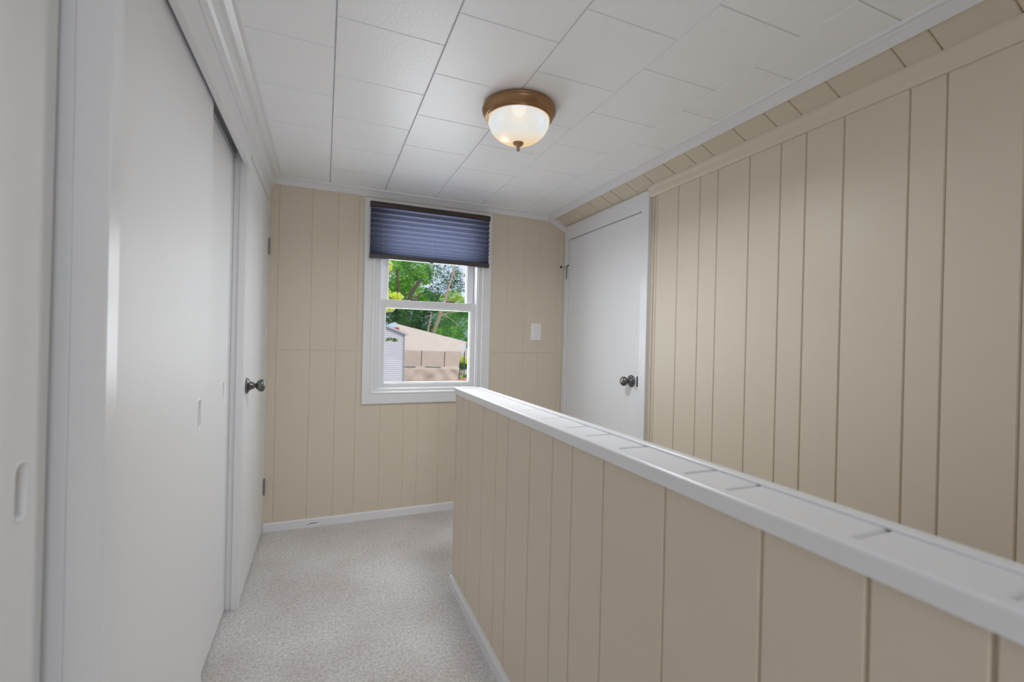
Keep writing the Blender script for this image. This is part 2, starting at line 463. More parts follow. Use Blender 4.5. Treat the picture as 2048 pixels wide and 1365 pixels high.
# closet track
tr = MB()
tr.box(-.385, -.309, .885, 2.100, 1.832, 1.840)
tr.box(-.3408, -.3380, .885, 2.096, 1.806, 1.834)
tr.box(-.3420, -.3368, .885, 2.096, 1.8035, 1.8065)
tr.box(-.385, -.382, .885, 2.100, 1.802, 1.834)
o = tr.build('trim_closet_track', TRACK); tag(o, 'grey metal sliding door track under the closet header', 'door track', 'structure')

# ------------------------------------------------------------------ sliding closet doors with flush pulls
def stadium(yc, zc, hw, hh, n=10):
    pts = []
    for k in range(n + 1):
        a = PI * k / n
        pts.append((yc + hw * math.cos(a), zc + (hh - hw) + hw * math.sin(a)))
    for k in range(n + 1):
        a = PI + PI * k / n
        pts.append((yc + hw * math.cos(a), zc - (hh - hw) + hw * math.sin(a)))
    return pts

def sliding_door(name, label, xf, th, y0, y1, z0, z1, yc, zc, hw, hh, tilt=0.0):
    root = thing(name, label, 'sliding door', (xf - th / 2, (y0 + y1) / 2, z0), 'sliding closet doors', 'structure')
    hole = stadium(yc, zc, hw, hh)
    bm = bmesh.new()
    outer = [bm.verts.new((xf, y, z)) for y, z in ((y0, z0), (y1, z0), (y1, z1), (y0, z1))]
    inner = [bm.verts.new((xf, y, z)) for y, z in hole]
    eds = [bm.edges.new((outer[i], outer[(i + 1) % 4])) for i in range(4)]
    eds += [bm.edges.new((inner[i], inner[(i + 1) % len(inner)])) for i in range(len(inner))]
    bmesh.ops.triangle_fill(bm, use_beauty=True, use_dissolve=False, edges=eds)
    back = [bm.verts.new((xf - th, v.co.y, v.co.z)) for v in outer]
    for i in range(4):
        bm.faces.new((outer[i], outer[(i + 1) % 4], back[(i + 1) % 4], back[i]))
    bm.faces.new(back)
    bmesh.ops.recalc_face_normals(bm, faces=bm.faces)
    me = bpy.data.meshes.new('panel'); bm.to_mesh(me); bm.free(); me.materials.append(WHITE)
    pn = bpy.data.objects.new('panel', me); COL.objects.link(pn)
    pn.parent = root; pn.matrix_parent_inverse = Matrix.Translation(-root.location)
    cup = MB(); N = len(hole)
    rim = stadium(yc, zc, hw + .0045, hh + .0045); bot = stadium(yc, zc, hw * .8, hh * .93)
    vs = [(xf, y, z) for y, z in rim] + [(xf + .0012, y, z) for y, z in stadium(yc, zc, hw + .002, hh + .002)] + \
         [(xf + .0006, y, z) for y, z in hole] + [(xf - th * .45, y, z) for y, z in bot]
    fs = []
    for r in range(3):
        for i in range(N):
            j = (i + 1) % N
            fs.append((r * N + i, r * N + j, (r + 1) * N + j, (r + 1) * N + i))
    fs.append(tuple(3 * N + i for i in range(N)))
    cup.add(vs, fs).build('finger_pull', TRIMW, root, smooth=True)
    if tilt: root.rotation_euler = (tilt, 0, 0)
    return root

sliding_door('door_3', 'white sliding closet door with the pull beside its far edge, in front in the middle of the left wall', -.318, .018, .9045, 1.597, .012, 1.822, 1.506, .878, .015, .042)
sliding_door('door_4', 'white sliding closet door set behind, beside the far closet post', -.3435, .018, 1.36, 2.094, .012, 1.806, 1.976, .888, .017, .036)
sliding_door('door_5', 'white sliding door of the first closet, at the photo\'s left edge', -.352, .020, -.35, .812, .012, 1.90, .757, .906, .0125, .036, tilt=-.014)

# ------------------------------------------------------------------ hinged doors and hardware
def knob_profile(style):
    if style == 'bell':    # (radius, distance from the door)
        return [(.0330, 0), (.0330, .0050), (.0315, .0065), (.0270, .0085), (.0190, .0150), (.0145, .0230), (.0128, .0300)]
    return [(.0335, 0), (.0335, .0035), (.0315, .0065), (.0270, .0085), (.0235, .0105), (.0160, .0135), (.0120, .0200), (.0115, .0260)]

def door_knob(parent, x, y, z, sgn, style):
    r = MB().lathe([(a, sgn * h) for a, h in knob_profile(style)], (x, y, z), 'x', 40).build('rosette', PEWTER, parent)
    h0 = .0285 if style == 'bell' else .024
    ball = [(.0085, h0), (.0090, h0 + .006), (.0150, h0 + .010), (.0215, h0 + .015), (.0255, h0 + .022), (.0265, h0 + .028), (.0250, h0 + .034), (.0200, h0 + .039), (.0110, h0 + .0415), (.0001, h0 + .042)]
    k = MB().lathe([(a, sgn * h) for a, h in ball], (x, y, z), 'x', 40).build('knob', PEWTER, parent)
    if style != 'bell':
        MB().lathe([(.0075, sgn * (h0 + .040)), (.0070, sgn * (h0 + .0445)), (.0035, sgn * (h0 + .0450)), (.0001, sgn * (h0 + .0440))], (x, y, z), 'x', 24).build('key_button', STEELH, k)

def hinge(parent, x, y, z, m, h=.088, leaf=(0, .006), nx=1):
    hb = MB()
    n = 5
    for k in range(n):
        z0 = z - h / 2 + h * k / n
        hb.lathe([(.0001, .0004), (.0052, .0004), (.0056, .0012), (.0056, h / n - .0012), (.0052, h / n - .0004), (.0001, h / n - .0004)], (x, y, z0), 'z', 14)
    hb.lathe([(.0001, 0), (.0042, 0), (.0042, .004), (.002, .006), (.0001, .006)], (x, y, z + h / 2), 'z', 14)
    hb.build('hinge', m, parent)

d1 = thing('door_1', 'white hinged door with pewter knob in the left wall by the end wall', 'door', (-.315, 2.485, 0), kind='structure')
box('panel', WHITE, -.333, -.2985, 2.1305, 2.846, .012, 1.8425, d1, .0015)
door_knob(d1, -.2985, 2.193, .888, 1, 'bell')
hinge(d1, -.2915, 2.852, 1.594, STEELH)
hinge(d1, -.2915, 2.852, .255, STEELH)
box('edge_strip', TRIMW, -.335, -.2955, 2.850, D, .0, 1.846, d1)

d2 = thing('door_2', 'white hinged door with pewter knob in the beige right wall', 'door', (XR + .02, 2.42, 0), kind='structure')
box('panel', WHITE, XR - .002, XR + .032, 2.0175, 2.8195, .012, 1.8185, d2, .0015)
m = MB()
m.prism([(YDR, -.06), (2.0135, -.06), (2.0135, 1.8222), (2.8230, 1.8222), (2.8230, -.06), (2.868, -.06), (2.868, 1.918), (1.968, 1.918), (1.960, 1.912), (YDR, 1.895)],
        lambda q, t: (t, q[0], q[1]), XR - .016, XR + .03)
m.build('casing', TRIMW, d2, .002)
box('gap_shade', DARKGAP, XR + .034, XR + .05, 1.99, 2.85, .0, 1.85, d2)  # near-black sheet behind the door, colours the gap around it as shade
door_knob(d2, XR - .002, 2.086, .893, -1, 'round')
box('latch_plate', DARKGAP, XR - .0175, XR + .004, 2.0135, 2.0235, .868, .924, d2, .002)
hinge(d2, XR - .0175, 2.8255, 1.586, STEELH, .086)
ds = MB()
ds.tube([(XR - .0175, 2.8255, 1.633), (XR - .030, 2.834, 1.634), (XR - .052, 2.842, 1.631)], .0024, 8)
ds.lathe([(.0001, 0), (.0060, 0), (.0065, .006), (.0001, .006)], (XR - .0175, 2.8255, 1.630), 'z', 14)
ds.tube([(XR - .0175, 2.8255, 1.634), (XR - .019, 2.806, 1.638)], .0026, 8)
s = ds.build('door_stop', STEELH, d2)
tp = MB(); tp.lathe([(.0001, 0), (.0062, 0), (.0075, .004), (.0075, .011), (.0001, .013)], (XR - .054, 2.836, 1.630), 'y', 14)
tp.lathe([(.0001, 0), (.005, 0), (.0055, .006), (.0001, .008)], (XR - .019, 2.800, 1.638), 'y', 12)
tp.build('rubber_tip', RUBBER, s)

# ------------------------------------------------------------------ half wall
w = MB()
gh = [-1.21, -1.09, -.99, -.85, -.66, -.56, -.42, -.30, -.15, -.05, .09, .206, .307, .437, .626, .815, .946, 1.046, 1.186, 1.355, 1.459, 1.600, 1.779, 1.873]
grooved(w, (HX0, 0, 0), (0, 1, 0), (0, 0, 1), (-1, 0, 0), YF, HY1 - .012, 0, .875, gh)
w.box(HX0 + .011, HX1, YF, HY1 - .006, -.05, .878)
w.box(HX0 - .002, HX0 + .016, HY1 - .0125, HY1, 0, .868)       # corner bead at the far end
w.box(HX0 + .016, HX1, HY1 - .006, HY1 - .001, 0, .870)
w.box(HX0 + .02, HX1, YF, HY1 - .02, -1.9, -.05)
w.box(HX1 - .02, XR, HY1 - .021, HY1 - .019, -1.9, -.06)
o = w.build('wall_half', BEIGE); tag(o, 'low beige panelled half wall beside the stairwell', 'half wall', 'structure')
# cap: narrow recessed boards between two raised rims
cap = MB()
gc = [.10, .205, .338, .518, .607, .794, .926, 1.03, 1.17, 1.325, 1.430, 1.57, 1.755, 1.855]
grooved(cap, (0, 0, .8835), (0, 1, 0), (1, 0, 0), (0, 0, 1), YF, HY1 - .005, HX0 + .004, HX1 - .002, gc + [-.03, -.17, -.3, -.5, -.62, -.8, -.95, -1.1], thick=.008, gw=.0085, gd=.006)
# left angle moulding: face on the panel side, lip on top
L = [(.5445, .8605), (.5530, .8605), (.5530, .8815), (.5665, .8835), (.5665, .8870), (.5640, .8885), (.5480, .8885), (.5455, .8868), (.5445, .8840)]
cap.prism(L, lambda q, t: (q[0], t, q[1]), YF, HY1 + .006)
Rr = [(.6690, .8605), (.6600, .8605), (.6600, .8815), (.6460, .8835), (.6460, .8870), (.6485, .8885), (.6655, .8885), (.6680, .8868), (.6690, .8840)]
cap.prism(Rr, lambda q, t: (q[0], t, q[1]), YF, HY1 + .006)
E_ = [(HY1 + .006, .8605), (HY1, .8605), (HY1, .8835), (HY1 - .012, .8835), (HY1 - .012, .8870), (HY1 - .010, .8885), (HY1 + .003, .8885), (HY1 + .006, .8860)]
cap.prism(E_, lambda q, t: (t, q[0], q[1]), .5450, .6685)
o = cap.build('trim_8', TRIMW, bevel=.0008); tag(o, 'white grooved cap with raised rims on top of the half wall', 'wall cap', 'structure')

# baseboards
p = MB(); p.prism([(HX0, 0), (.5385, 0), (.5385, .043), (.5415, .050), (HX0, .050)], lambda q, t: (q[0], t, q[1]), YF, HY1)
o = p.build('baseboard_half', TRIMW); tag(o, 'low white baseboard at the foot of the half wall', 'baseboard', 'structure')
p = MB(); p.prism([(D, 0), (D - .012, 0), (D - .012, .042), (D - .009, .048), (D, .048)], lambda q, t: (t, q[0], q[1]), XL + .002, XR - .016)
o = p.build('baseboard_back', TRIMW); tag(o, 'white baseboard under the window wall, scuffed near its left end', 'baseboard', 'structure')
sc = MB()
pts = [(-.075, .0150), (-.062, .0165), (-.048, .0205), (-.030, .0215), (-.016, .0220), (-.004, .0235)]
wd = [.0006, .0014, .0022, .0024, .0012, .0005]
vs = [(x, D - .0125, z - a) for (x, z), a in zip(pts, wd)] + [(x, D - .0125, z + a) for (x, z), a in zip(pts, wd)]
sc.add(vs, [(i, i + 1, 7 + i, 6 + i) for i in range(5)])
k = sc.build('scuff', SCUFF, o)

# ------------------------------------------------------------------ window
w1 = thing('window_1', 'white double hung window in the beige end wall', 'window', (.61, D, .70), kind='structure')
def ring(x0, x1, z0, z1, wx0, wx1, wz0, wz1, y0, y1, mb=None):
    """rectangular frame: outer rectangle, member widths, from y0 (front) to y1"""
    mb = mb or MB()
    mb.box(x0, x0 + wx0, y0, y1, z0, z1).box(x1 - wx1, x1, y0, y1, z0, z1)
    mb.box(x0 + wx0, x1 - wx1, y0, y1, z0, z0 + wz0).box(x0 + wx0, x1 - wx1, y0, y1, z1 - wz1, z1)
    return mb
cs = MB()
CX0, CX1, CZ0, CZ1 = .2135, 1.0185, .700, 1.941
prof = [(0, 0), (0, .0135), (.003, .0155), (.040, .0155), (.0445, .0150), (.0490, .0175), (.0535, .0185), (.0575, .0165), (.0590, .0120), (.0590, 0)]
# mitred: sweep the profile around the opening
cor = [(CX0, CZ0, 1, 1), (CX1, CZ0, -1, 1), (CX1, CZ1, -1, -1), (CX0, CZ1, 1, -1)]
loops = [[(x + sx * a, D - h, z + sz * a * (1.25 if sz > 0 else 1.0)) for a, h in prof] for x, z, sx, sz in cor]
n = len(prof); vs = [q for l in loops for q in l]; fs = []
for k in range(4):
    for i in range(n - 1):
        fs.append((k * n + i, k * n + i + 1, ((k + 1) % 4) * n + i + 1, ((k + 1) % 4) * n + i))
cs.add(vs, fs)
cs.build('casing', TRIMW, w1)
fr = ring(WX0, WX1, WZ0, WZ1, .040, .040, .030, .03, D + .004, D + .125)
ring(.262, .962, .766, 1.90, .018, .018, .016, .016, D - .004, D + .02, fr)
ring(.280, .944, .782, 1.89, .010, .010, .006, .006, D - .002, D + .012, fr)
ring(.296, .934, .786, 1.88, .0175, .0055, .008, .02, D + .010, D + .03, fr)
fr.build('frame', VINYL, w1, .0015)
sl = MB(); sl.box(.316, .926, D + .028, D + .07, .785, .799); sl.build('sill', VINYL, w1)
lo = thing('lower_sash', 'lower sash', 'sash', (.62, D + .05, .80)); lo.parent = w1; lo.matrix_parent_inverse = Matrix.Translation(-w1.location)
del lo['category']; del lo['label']
ring(.316, .9265, .7985, 1.341, .0305, .0305, .0205, .047, D + .030, D + .066).build('sash_frame', VINYL, lo, .002)
ring(.3465, .896, .819, 1.294, .005, .005, .006, .006, D + .040, D + .062).build('glazing_bead', TRIMW, lo)
MB().box(.3465, .896, D + .054, D + .058, .819, 1.294).build('pane', GLASS, lo)
upn = thing('upper_sash', 'upper sash', 'sash', (.62, D + .09, 1.3)); upn.parent = w1; upn.matrix_parent_inverse = Matrix.Translation(-w1.location)
del upn['category']; del upn['label']
ring(.318, .925, 1.300, 1.885, .046, .046, .035, .040, D + .070, D + .104).build('sash_frame', VINYL, upn, .002)
ring(.364, .879, 1.335, 1.845, .004, .004, .004, .004, D + .078, D + .100).build('glazing_bead', TRIMW, upn)
MB().box(.364, .879, D + .088, D + .092, 1.335, 1.845).build('pane', GLASS, upn)
for x in (.527, .755):
    lk = MB()
    lk.prism([(-.030, 0), (.030, 0), (.034, .003), (.026, .0075), (-.014, .0080), (-.030, .005)], lambda q, t: (x + q[0], t, 1.341 + q[1]), D + .040, D + .060)
    lk.lathe([(.0001, .0075), (.011, .0075), (.011, .0105), (.009, .012), (.0001, .012)], (x + .004, D + .05, 1.341), 'z', 18)
    lk.build('sash_lock', LOCKB, w1)

# ------------------------------------------------------------------ pleated shade
sh = thing('pleated_shade', 'dark blue grey pleated shade drawn over the top of the window', 'window shade', (.615, D - .04, 1.57))
hr = MB()
hp = [(D - .019, 1.915), (D - .050, 1.915), (D - .055, 1.912), (D - .0575, 1.903), (D - .0575, 1.893), (D - .055, 1.886), (D - .050, 1.884), (D - .019, 1.884)]
hr.prism(hp, lambda q, t: (t, q[0], q[1]), .238, .991); hr.build('head_rail', RAILB, sh, .001)
br = MB()
hp = [(D - .026, 1.604), (D - .050, 1.604), (D - .054, 1.600), (D - .0555, 1.586), (D - .054, 1.578), (D - .050, 1.5765), (D - .026, 1.5765)]
br.prism(hp, lambda q, t: (t, q[0], q[1]), .2385, .989); br.build('bottom_rail', RAILK, sh, .001)
pit = [.031, .031, .031, .030, .030, .029, .027, .024, .020, .015, .011]
tot = sum(pit); pit = [q * (1.8845 - 1.6035) / tot for q in pit]
zs = [1.8845]; ysh = [D - .040]
for q in pit:
    zs += [zs[-1] - q * .5, zs[-1] - q]; ysh += [D - .0520, D - .0360]
fb = MB()
for x0, x1, dx in ((.2405, .9870, 0),):
    NX = 24
    for r, (z, y) in enumerate(zip(zs, ysh)):
        for i in range(NX + 1):
            s_ = x0 + (x1 - x0) * i / NX
            fb.v.append((s_, y + .0008 * math.sin(i * 1.7 + r), z))
    for r in range(len(zs) - 1):
        for i in range(NX):
            fb.f.append((r * (NX + 1) + i, r * (NX + 1) + i + 1, (r + 1) * (NX + 1) + i + 1, (r + 1) * (NX + 1) + i))
fb.smooth = False
fab = fb.build('fabric', SHADE, sh)
for x in (.317, .612):
    for r in range(2, len(zs) - 3, 2):
        MB().lathe([(.0001, 0), (.0016, 0), (.0016, .0012), (.0001, .0012)], (x, ysh[r + 1] - .0012, zs[r + 1]), 'y', 8).build('cord_eyelet', CLEAR, fab)
rg = MB()
rg.box(.600, .622, D - .046, D - .042, 1.568, 1.5775)
cx, cz = .611, 1.557
rg.tube([(cx + .0085 * math.cos(a * PI / 12), D - .044, cz + .0085 * math.sin(a * PI / 12)) for a in range(25)], .0018, 6)
rg.build('pull_ring', CLEAR, sh)

# ------------------------------------------------------------------ light switch
sw = thing('light_switch', 'white wall switch plate right of the window', 'light switch', (1.361, D, 1.167))
MB().prism([(-.0395, -.0590), (.0395, -.0590), (.0395, .0590), (-.0395, .0590)], lambda q, t: (1.361 + q[0], t, 1.167 + q[1]), D - .0065, D).build('plate', PLATE, sw, .0028)
MB().lathe([(.0001, -.006), (.0085, -.006), (.0095, -.005), (.0095, .001), (.0001, .001)], (1.361, D - .0065, 1.158), 'y', 24).build('toggle', PLATE, sw)
for z in (1.185, 1.137):
    MB().lathe([(.0001, -.0012), (.0025, -.0010), (.0030, 0), (.0001, 0)], (1.361, D - .0065, z), 'y', 12).build('screw', TRACK, sw)

# ------------------------------------------------------------------ ceiling light
LX, LY = .664, 1.592
cl = thing('ceiling_light', 'bronze flush ceiling light with ribbed glass bowl', 'ceiling light', (LX, LY, ZC))
pan = [(.1270, 0), (.1330, -.002), (.1365, -.0065), (.1372, -.0105), (.1362, -.0125), (.1385, -.0140), (.1398, -.0175), (.1398, -.0210), (.1385, -.0240),
       (.1340, -.0300), (.1285, -.0355), (.1262, -.0375), (.1262, -.0395), (.1275, -.0410), (.1275, -.0432), (.1250, -.0448), (.1228, -.0452), (.1222, -.0470),
       (.1232, -.0485), (.1222, -.0505), (.1190, -.0512), (.1172, -.0500), (.1160, -.0460), (.1140, -.030), (.02, -.012)]
MB().lathe(pan, (LX, LY, ZC), 'z', 96).build('pan', BRONZE, cl)
bowl = []
NB = 26
for k in range(NB + 1):
    t = k / NB * PI / 2
    bowl.append((.1140 * math.cos(t) ** .80 + .001, -.046 - .0885 * math.sin(t) ** 1.05))
fade = lambda k: max(0, min(1, (k - 1) / 2)) * max(0, min(1, (20 - k) / 8))
MB().lathe(bowl, (LX, LY, ZC), 'z', 480, rib=lambda a, k: .020 * math.cos(80 * a) * fade(k)).build('glass_bowl', DOME, cl, smooth=True)
fin = [(.0001, -.1310), (.0190, -.1315), (.0205, -.1335), (.0198, -.1375), (.0165, -.1425), (.0100, -.1470), (.0062, -.1490), (.0055, -.1530), (.0062, -.1565), (.0064, -.1610), (.0048, -.1650), (.0001, -.1670)]
MB().lathe(fin, (LX, LY, ZC), 'z', 32).build('finial', BRONZE2, cl)

# ------------------------------------------------------------------ outdoors
GZ = -2.6
o = box('ground', EARTH, -40, 60, 3.2, 160, GZ - .2, GZ); tag(o, 'dry tan ground outside beyond the tarp shelter', 'ground', 'structure')
o = box('road', ASPHALT, -40, 60, 39, 44, GZ, GZ + .02); tag(o, 'grey road strip seen past the end of the tarp shelter', 'road', 'structure')
o = box('lawn', LAWN, -40, 60, 26.5, 38.9, GZ, GZ + .03); tag(o, 'green lawn strip on this side of the grey road', 'lawn', 'structure')

# neighbour's shed with lap siding
sd = thing('garden_shed', 'pale lap-sided shed with sloping grey roof edge, seen low in the window', 'shed', (1.2, 21.5, GZ))
m = MB()
def rake(x): return 1.275 + (3.20 - x) * .385
zc_ = GZ; step = .0855
while zc_ < 2.1:
    z0, z1 = zc_ + .015, zc_ + step
    # clip each board to the rake
    def xr_at(z): return 3.20 if z <= 1.25 else 3.20 - (z - 1.25) / .385
    xr0, xr1 = xr_at(z0), xr_at(z1)
    if xr1 < -.7: break
    vs = [(-.8, 20 - .034, z0), (xr0, 20 - .034, z0), (xr1, 20 - .001, z1), (-.8, 20 - .001, z1),
          (-.8, 20.02, z0), (xr0, 20.02, z0), (xr1, 20.02, z1), (-.8, 20.02, z1)]
    m.add(vs, [(0, 1, 2, 3), (4, 7, 6, 5), (0, 4, 5, 1), (1, 5, 6, 2), (2, 6, 7, 3), (3, 7, 4, 0)])
    zc_ += step
m.box(-.8, 3.19, 20.018, 22.9, GZ, 1.2)
m.prism([(-.8, 1.2), (3.185, 1.2), (3.185, 1.25), (-.8, 1.25 + 3.985 * .385)], lambda q, t: (q[0], t, q[1]), 20.018, 22.9)
m.build('siding', SIDING, sd)
box('corner_trim', GUTTER, 3.16, 3.225, 19.96, 20.02, GZ, 1.22, sd)
m = MB()
rp_ = [(3.33, 1.215), (3.33, 1.285), (-.8, 1.285 + 4.13 * .385), (-.8, 1.215 + 4.13 * .385)]
m.prism(rp_, lambda q, t: (q[0], t, q[1]), 19.90, 23.0)
m.build('roof', ROOFG, sd)
m = MB()
m.prism([(3.34, 1.20), (3.34, 1.245), (-.8, 1.245 + 4.14 * .385), (-.8, 1.20 + 4.14 * .385)], lambda q, t: (q[0], t, q[1]), 19.86, 19.90)
m.box(3.30, 3.37, 19.87, 19.93, 1.17, 1.25)
m.build('rake_board', SIDING, sd)
vt = MB(); vt.prism([(2.62, 1.40), (3.00, 1.40), (3.00, 1.72), (2.88, 1.78), (2.62, 1.66)], lambda q, t: (q[0], t, q[1]), 20.6, 21.1)
v_ = vt.build('roof_vent', VENTB, sd)
box('red_base', VENTR, 2.86, 3.06, 20.55, 20.60, 1.38, 1.55, v_)

# tan tarp shelter
ts = thing('tarp_shelter', 'tan tarp shelter with sagging side wall behind the shed', 'shelter', (5.2, 25, GZ))
random.seed(4)
def patch(fn, nu, nv, mtl, name, parent):
    mb = MB(); mb.smooth = True
    for j in range(nv + 1):
        for i in range(nu + 1):
            mb.v.append(fn(i / nu, j / nv))
    for j in range(nv):
        for i in range(nu):
            a = j * (nu + 1) + i
            mb.f.append((a, a + 1, a + nu + 2, a + nu + 1))
    o = mb.build(name, mtl, parent, smooth=True)
    sm = o.modifiers.new('cloth', 'SOLIDIFY'); sm.thickness = .012
    return o
def roof_fn(u, v):
    # v 0 = eave, 1 = ridge
    ex = 3.3 + (6.98 - 3.3) * u; ez = .405
    rx = 3.50 + (7.62 - 3.50) * u; rz = 1.875 + (.945 - 1.875) * u
    x = ex + (rx - ex) * v; z = ez + (rz - ez) * v - .05 * math.sin(PI * v) * (1 - .5 * u)
    y = 24 + 1.35 * v + .015 * noise.noise(Vector((u * 9, v * 5, 1)))
    return (x, y, z + .012 * noise.noise(Vector((u * 7, v * 4, 3))))
patch(roof_fn, 40, 16, TARP, 'roof_tarp', ts)
def wall_fn(u, v):
    # v 0 = ground, 1 = eave
    x = 3.3 + (6.92 - 3.3) * u - .18 * math.sin(PI * v) * max(0, u - .8) * 4
    z = GZ + (.405 - GZ) * v
    slack = max(0, min(1, (.735 - v) / .05))          # loose below the window band
    hang = .30 * slack
    q = 3.4 * (x - .9 * z) + 1.2 * noise.noise(Vector((x * .9, z * .9, 5)))
    r_ = 5.2 * (x + .75 * z) + 1.5 * noise.noise(Vector((x * .8, z * .8, 9)))
    mixr = max(0, min(1, (x - 5.2) / .9))
    wv = slack * (.050 * math.sin(q * 2) * (1 - mixr) + .050 * math.sin(r_ * 1.6) * mixr + .10 * noise.noise(Vector((x * 1.5, z * 1.9, 2))))
    return (x, 24 - .02 - hang * .3 - wv + .02 * noise.noise(Vector((u * 12, v * 6, 7))), z)
patch(wall_fn, 110, 90, TARPB, 'wall_tarp', ts)
def flap_fn(u, v):
    x = 6.98 + .62 * u; ztop = .42 + (.93 - .42) * u; zb = -.02 + .55 * u
    return (x - .06 * (1 - v), 24.02 + 1.25 * u + .02 * math.sin(6 * u), zb + (ztop - zb) * v)
patch(flap_fn, 10, 8, TARPW, 'end_flap', ts)
patch(lambda u, v: (6.86 + (.52 * (1 - v)) * u, 24.1 + .35 * u, GZ + (-.75 - GZ) * v), 8, 10, TARPW, 'end_skirt', ts)
for x0, z0, x1, z1 in ((4.765, .44, 4.755, -.36), (6.005, .40, 5.99, -.47)):
    MB().tube([(x0, 23.955, z0), (x1, 23.955, z1)], .017, 8).build('pole', POLE, ts)
for x0, x1, z in ((3.3, 4.46, -.405), (4.96, 5.80, -.42)):
    MB().tube([(x0, 23.915, z + .01), (x1, 23.915, z - .01)], .015, 8).build('crossbar', POLE, ts)
for x, y in ((3.4, 24.05), (6.85, 24.05), (3.5, 25.3), (7.5, 25.3)):
    z1 = .38 if y < 24.5 else (1.84 if x < 5 else .93)
    MB().tube([(x, y, GZ), (x, y, z1)], .03, 8).build('frame_post', POLE, ts)

# low terracotta roof at lower right
tr_ = thing('tiled_garage', 'low building with terracotta tile roof at the window\'s lower right corner', 'building', (4.2, 11, GZ))
box('wall', STUCCO, 2.9, 5.9, 9.7, 12.0, GZ, -.35, tr_)
m = MB()
def rz_(x): return -.105 + .217 * (x - 3.03)
ny, nx = 12, 13
for j in range(ny):
    y0 = 12.1 - (j + 1) * .22; y1 = 12.1 - j * .22
    for i in range(nx):
        x0 = 2.65 + i * .27; x1 = x0 + .29
        cr = .02
        P_ = []
        for t in range(5):
            yy = y0 + (y1 - y0) * t / 4
            P_.append((yy, cr * math.sin(PI * t / 4)))
        vs = [(x0, yy, rz_(x0) + hh + .012) for yy, hh in P_] + [(x1, yy, rz_(x1) + hh * .9) for yy, hh in P_]
        m.add(vs, [(k, k + 1, 6 + k, 5 + k) for k in range(4)])
m.prism([(2.65, rz_(2.65) - .005), (5.95, rz_(5.95) - .005), (5.95, rz_(5.95) - .09), (2.65, rz_(2.65) - .09)], lambda q, t: (q[0], t, q[1]), 9.45, 12.1)
m.build('tile_roof', TERRA, tr_)
tb = MB(); tb.tube([(3.62, 12.02, .02), (3.62, 12.02, .13)], .016, 8); tb.build('vent_pipe', POLE, tr_)

# ------------------------------------------------------------------ trees
def leaves(mb, centre, rad, count, size, rng, shell=.35):
    cx, cy, cz = centre; rx, ry, rz = rad
    for _ in range(count):
        while True:
            p = Vector((rng.uniform(-1, 1), rng.uniform(-1, 1), rng.uniform(-1, 1)))
            if shell < p.length < 1: break
        q = Vector((cx + p.x * rx, cy + p.y * ry, cz + p.z * rz))
        d = Vector((rng.gauss(0, 1), rng.gauss(0, 1), rng.gauss(0, 1))).normalized()
        e = d.cross(Vector((rng.gauss(0, 1), rng.gauss(0, 1), rng.gauss(0, 1)))).normalized()
        n = d.cross(e)
        s = size * rng.uniform(.6, 1.4)
        o = len(mb.v)
        mb.v += [tuple(q - d * s), tuple(q + e * s * .45 + n * s * .14), tuple(q + d * s), tuple(q - e * s * .45 + n * s * .14)]
        mb.f += [(o, o + 1, o + 2), (o, o + 2, o + 3)]

def tree(name, label, group, base, limbs, blobs, size, mleaf, mbark, seed, n_per):
    rng = random.Random(seed)
    root = thing(name, label, 'tree', base, group)
    for k, (path, r0, r1) in enumerate(limbs):
        n_ = len(path)
        MB().tube(path, [r0 + (r1 - r0) * i / (n_ - 1) for i in range(n_)], 8).build('trunk' if k == 0 else 'branch', mbark, root)
    mb = MB()
    for (c_, r_, dens) in blobs:
        leaves(mb, c_, r_, int(n_per * dens), size, rng)
    me = mb.build('foliage', mleaf, root, smooth=False)
    return root

G = 'trees beyond the window'
tree('leafy_tree', 'broad bright green tree filling the left of the window\'s upper pane', G, (6.26, 39.42, GZ),
     [([(6.26, 39.42, GZ), (6.38, 39.42, 0.98), (6.49, 39.42, 3.53), (6.78, 39.30, 4.93), (7.54, 38.96, 6.14)], .34, .12),
      ([(6.43, 39.42, 2.84), (5.80, 39.42, 4.93), (5.51, 39.19, 6.90), (5.68, 38.72, 7.48)], .16, .08),
      ([(6.72, 39.42, 4.00), (7.65, 39.42, 4.93), (8.46, 39.30, 5.27)], .10, .04)],
     [((5.33, 40.81, 6.32), (2.20, 1.74, 1.97), 1.5), ((4.75, 40.58, 4.69), (1.74, 1.51, 1.28), 1.0), ((7.30, 40.58, 7.48), (1.74, 1.39, 1.28), 1.0), ((8.00, 40.81, 6.66), (1.04, 1.04, 0.93), .45),
      ((7.42, 40.81, 4.81), (1.51, 1.16, 1.04), .8), ((5.91, 40.58, 8.64), (2.55, 1.74, 1.28), 1.3), ((8.46, 40.58, 4.46), (1.04, 1.04, 0.70), .5), ((4.87, 38.49, 7.24), (0.93, 0.70, 0.70), .3), ((6.26, 40.81, 5.62), (1.16, 1.04, 0.93), .7)],
     .085, LEAFG, BARKD, 1, 4200)
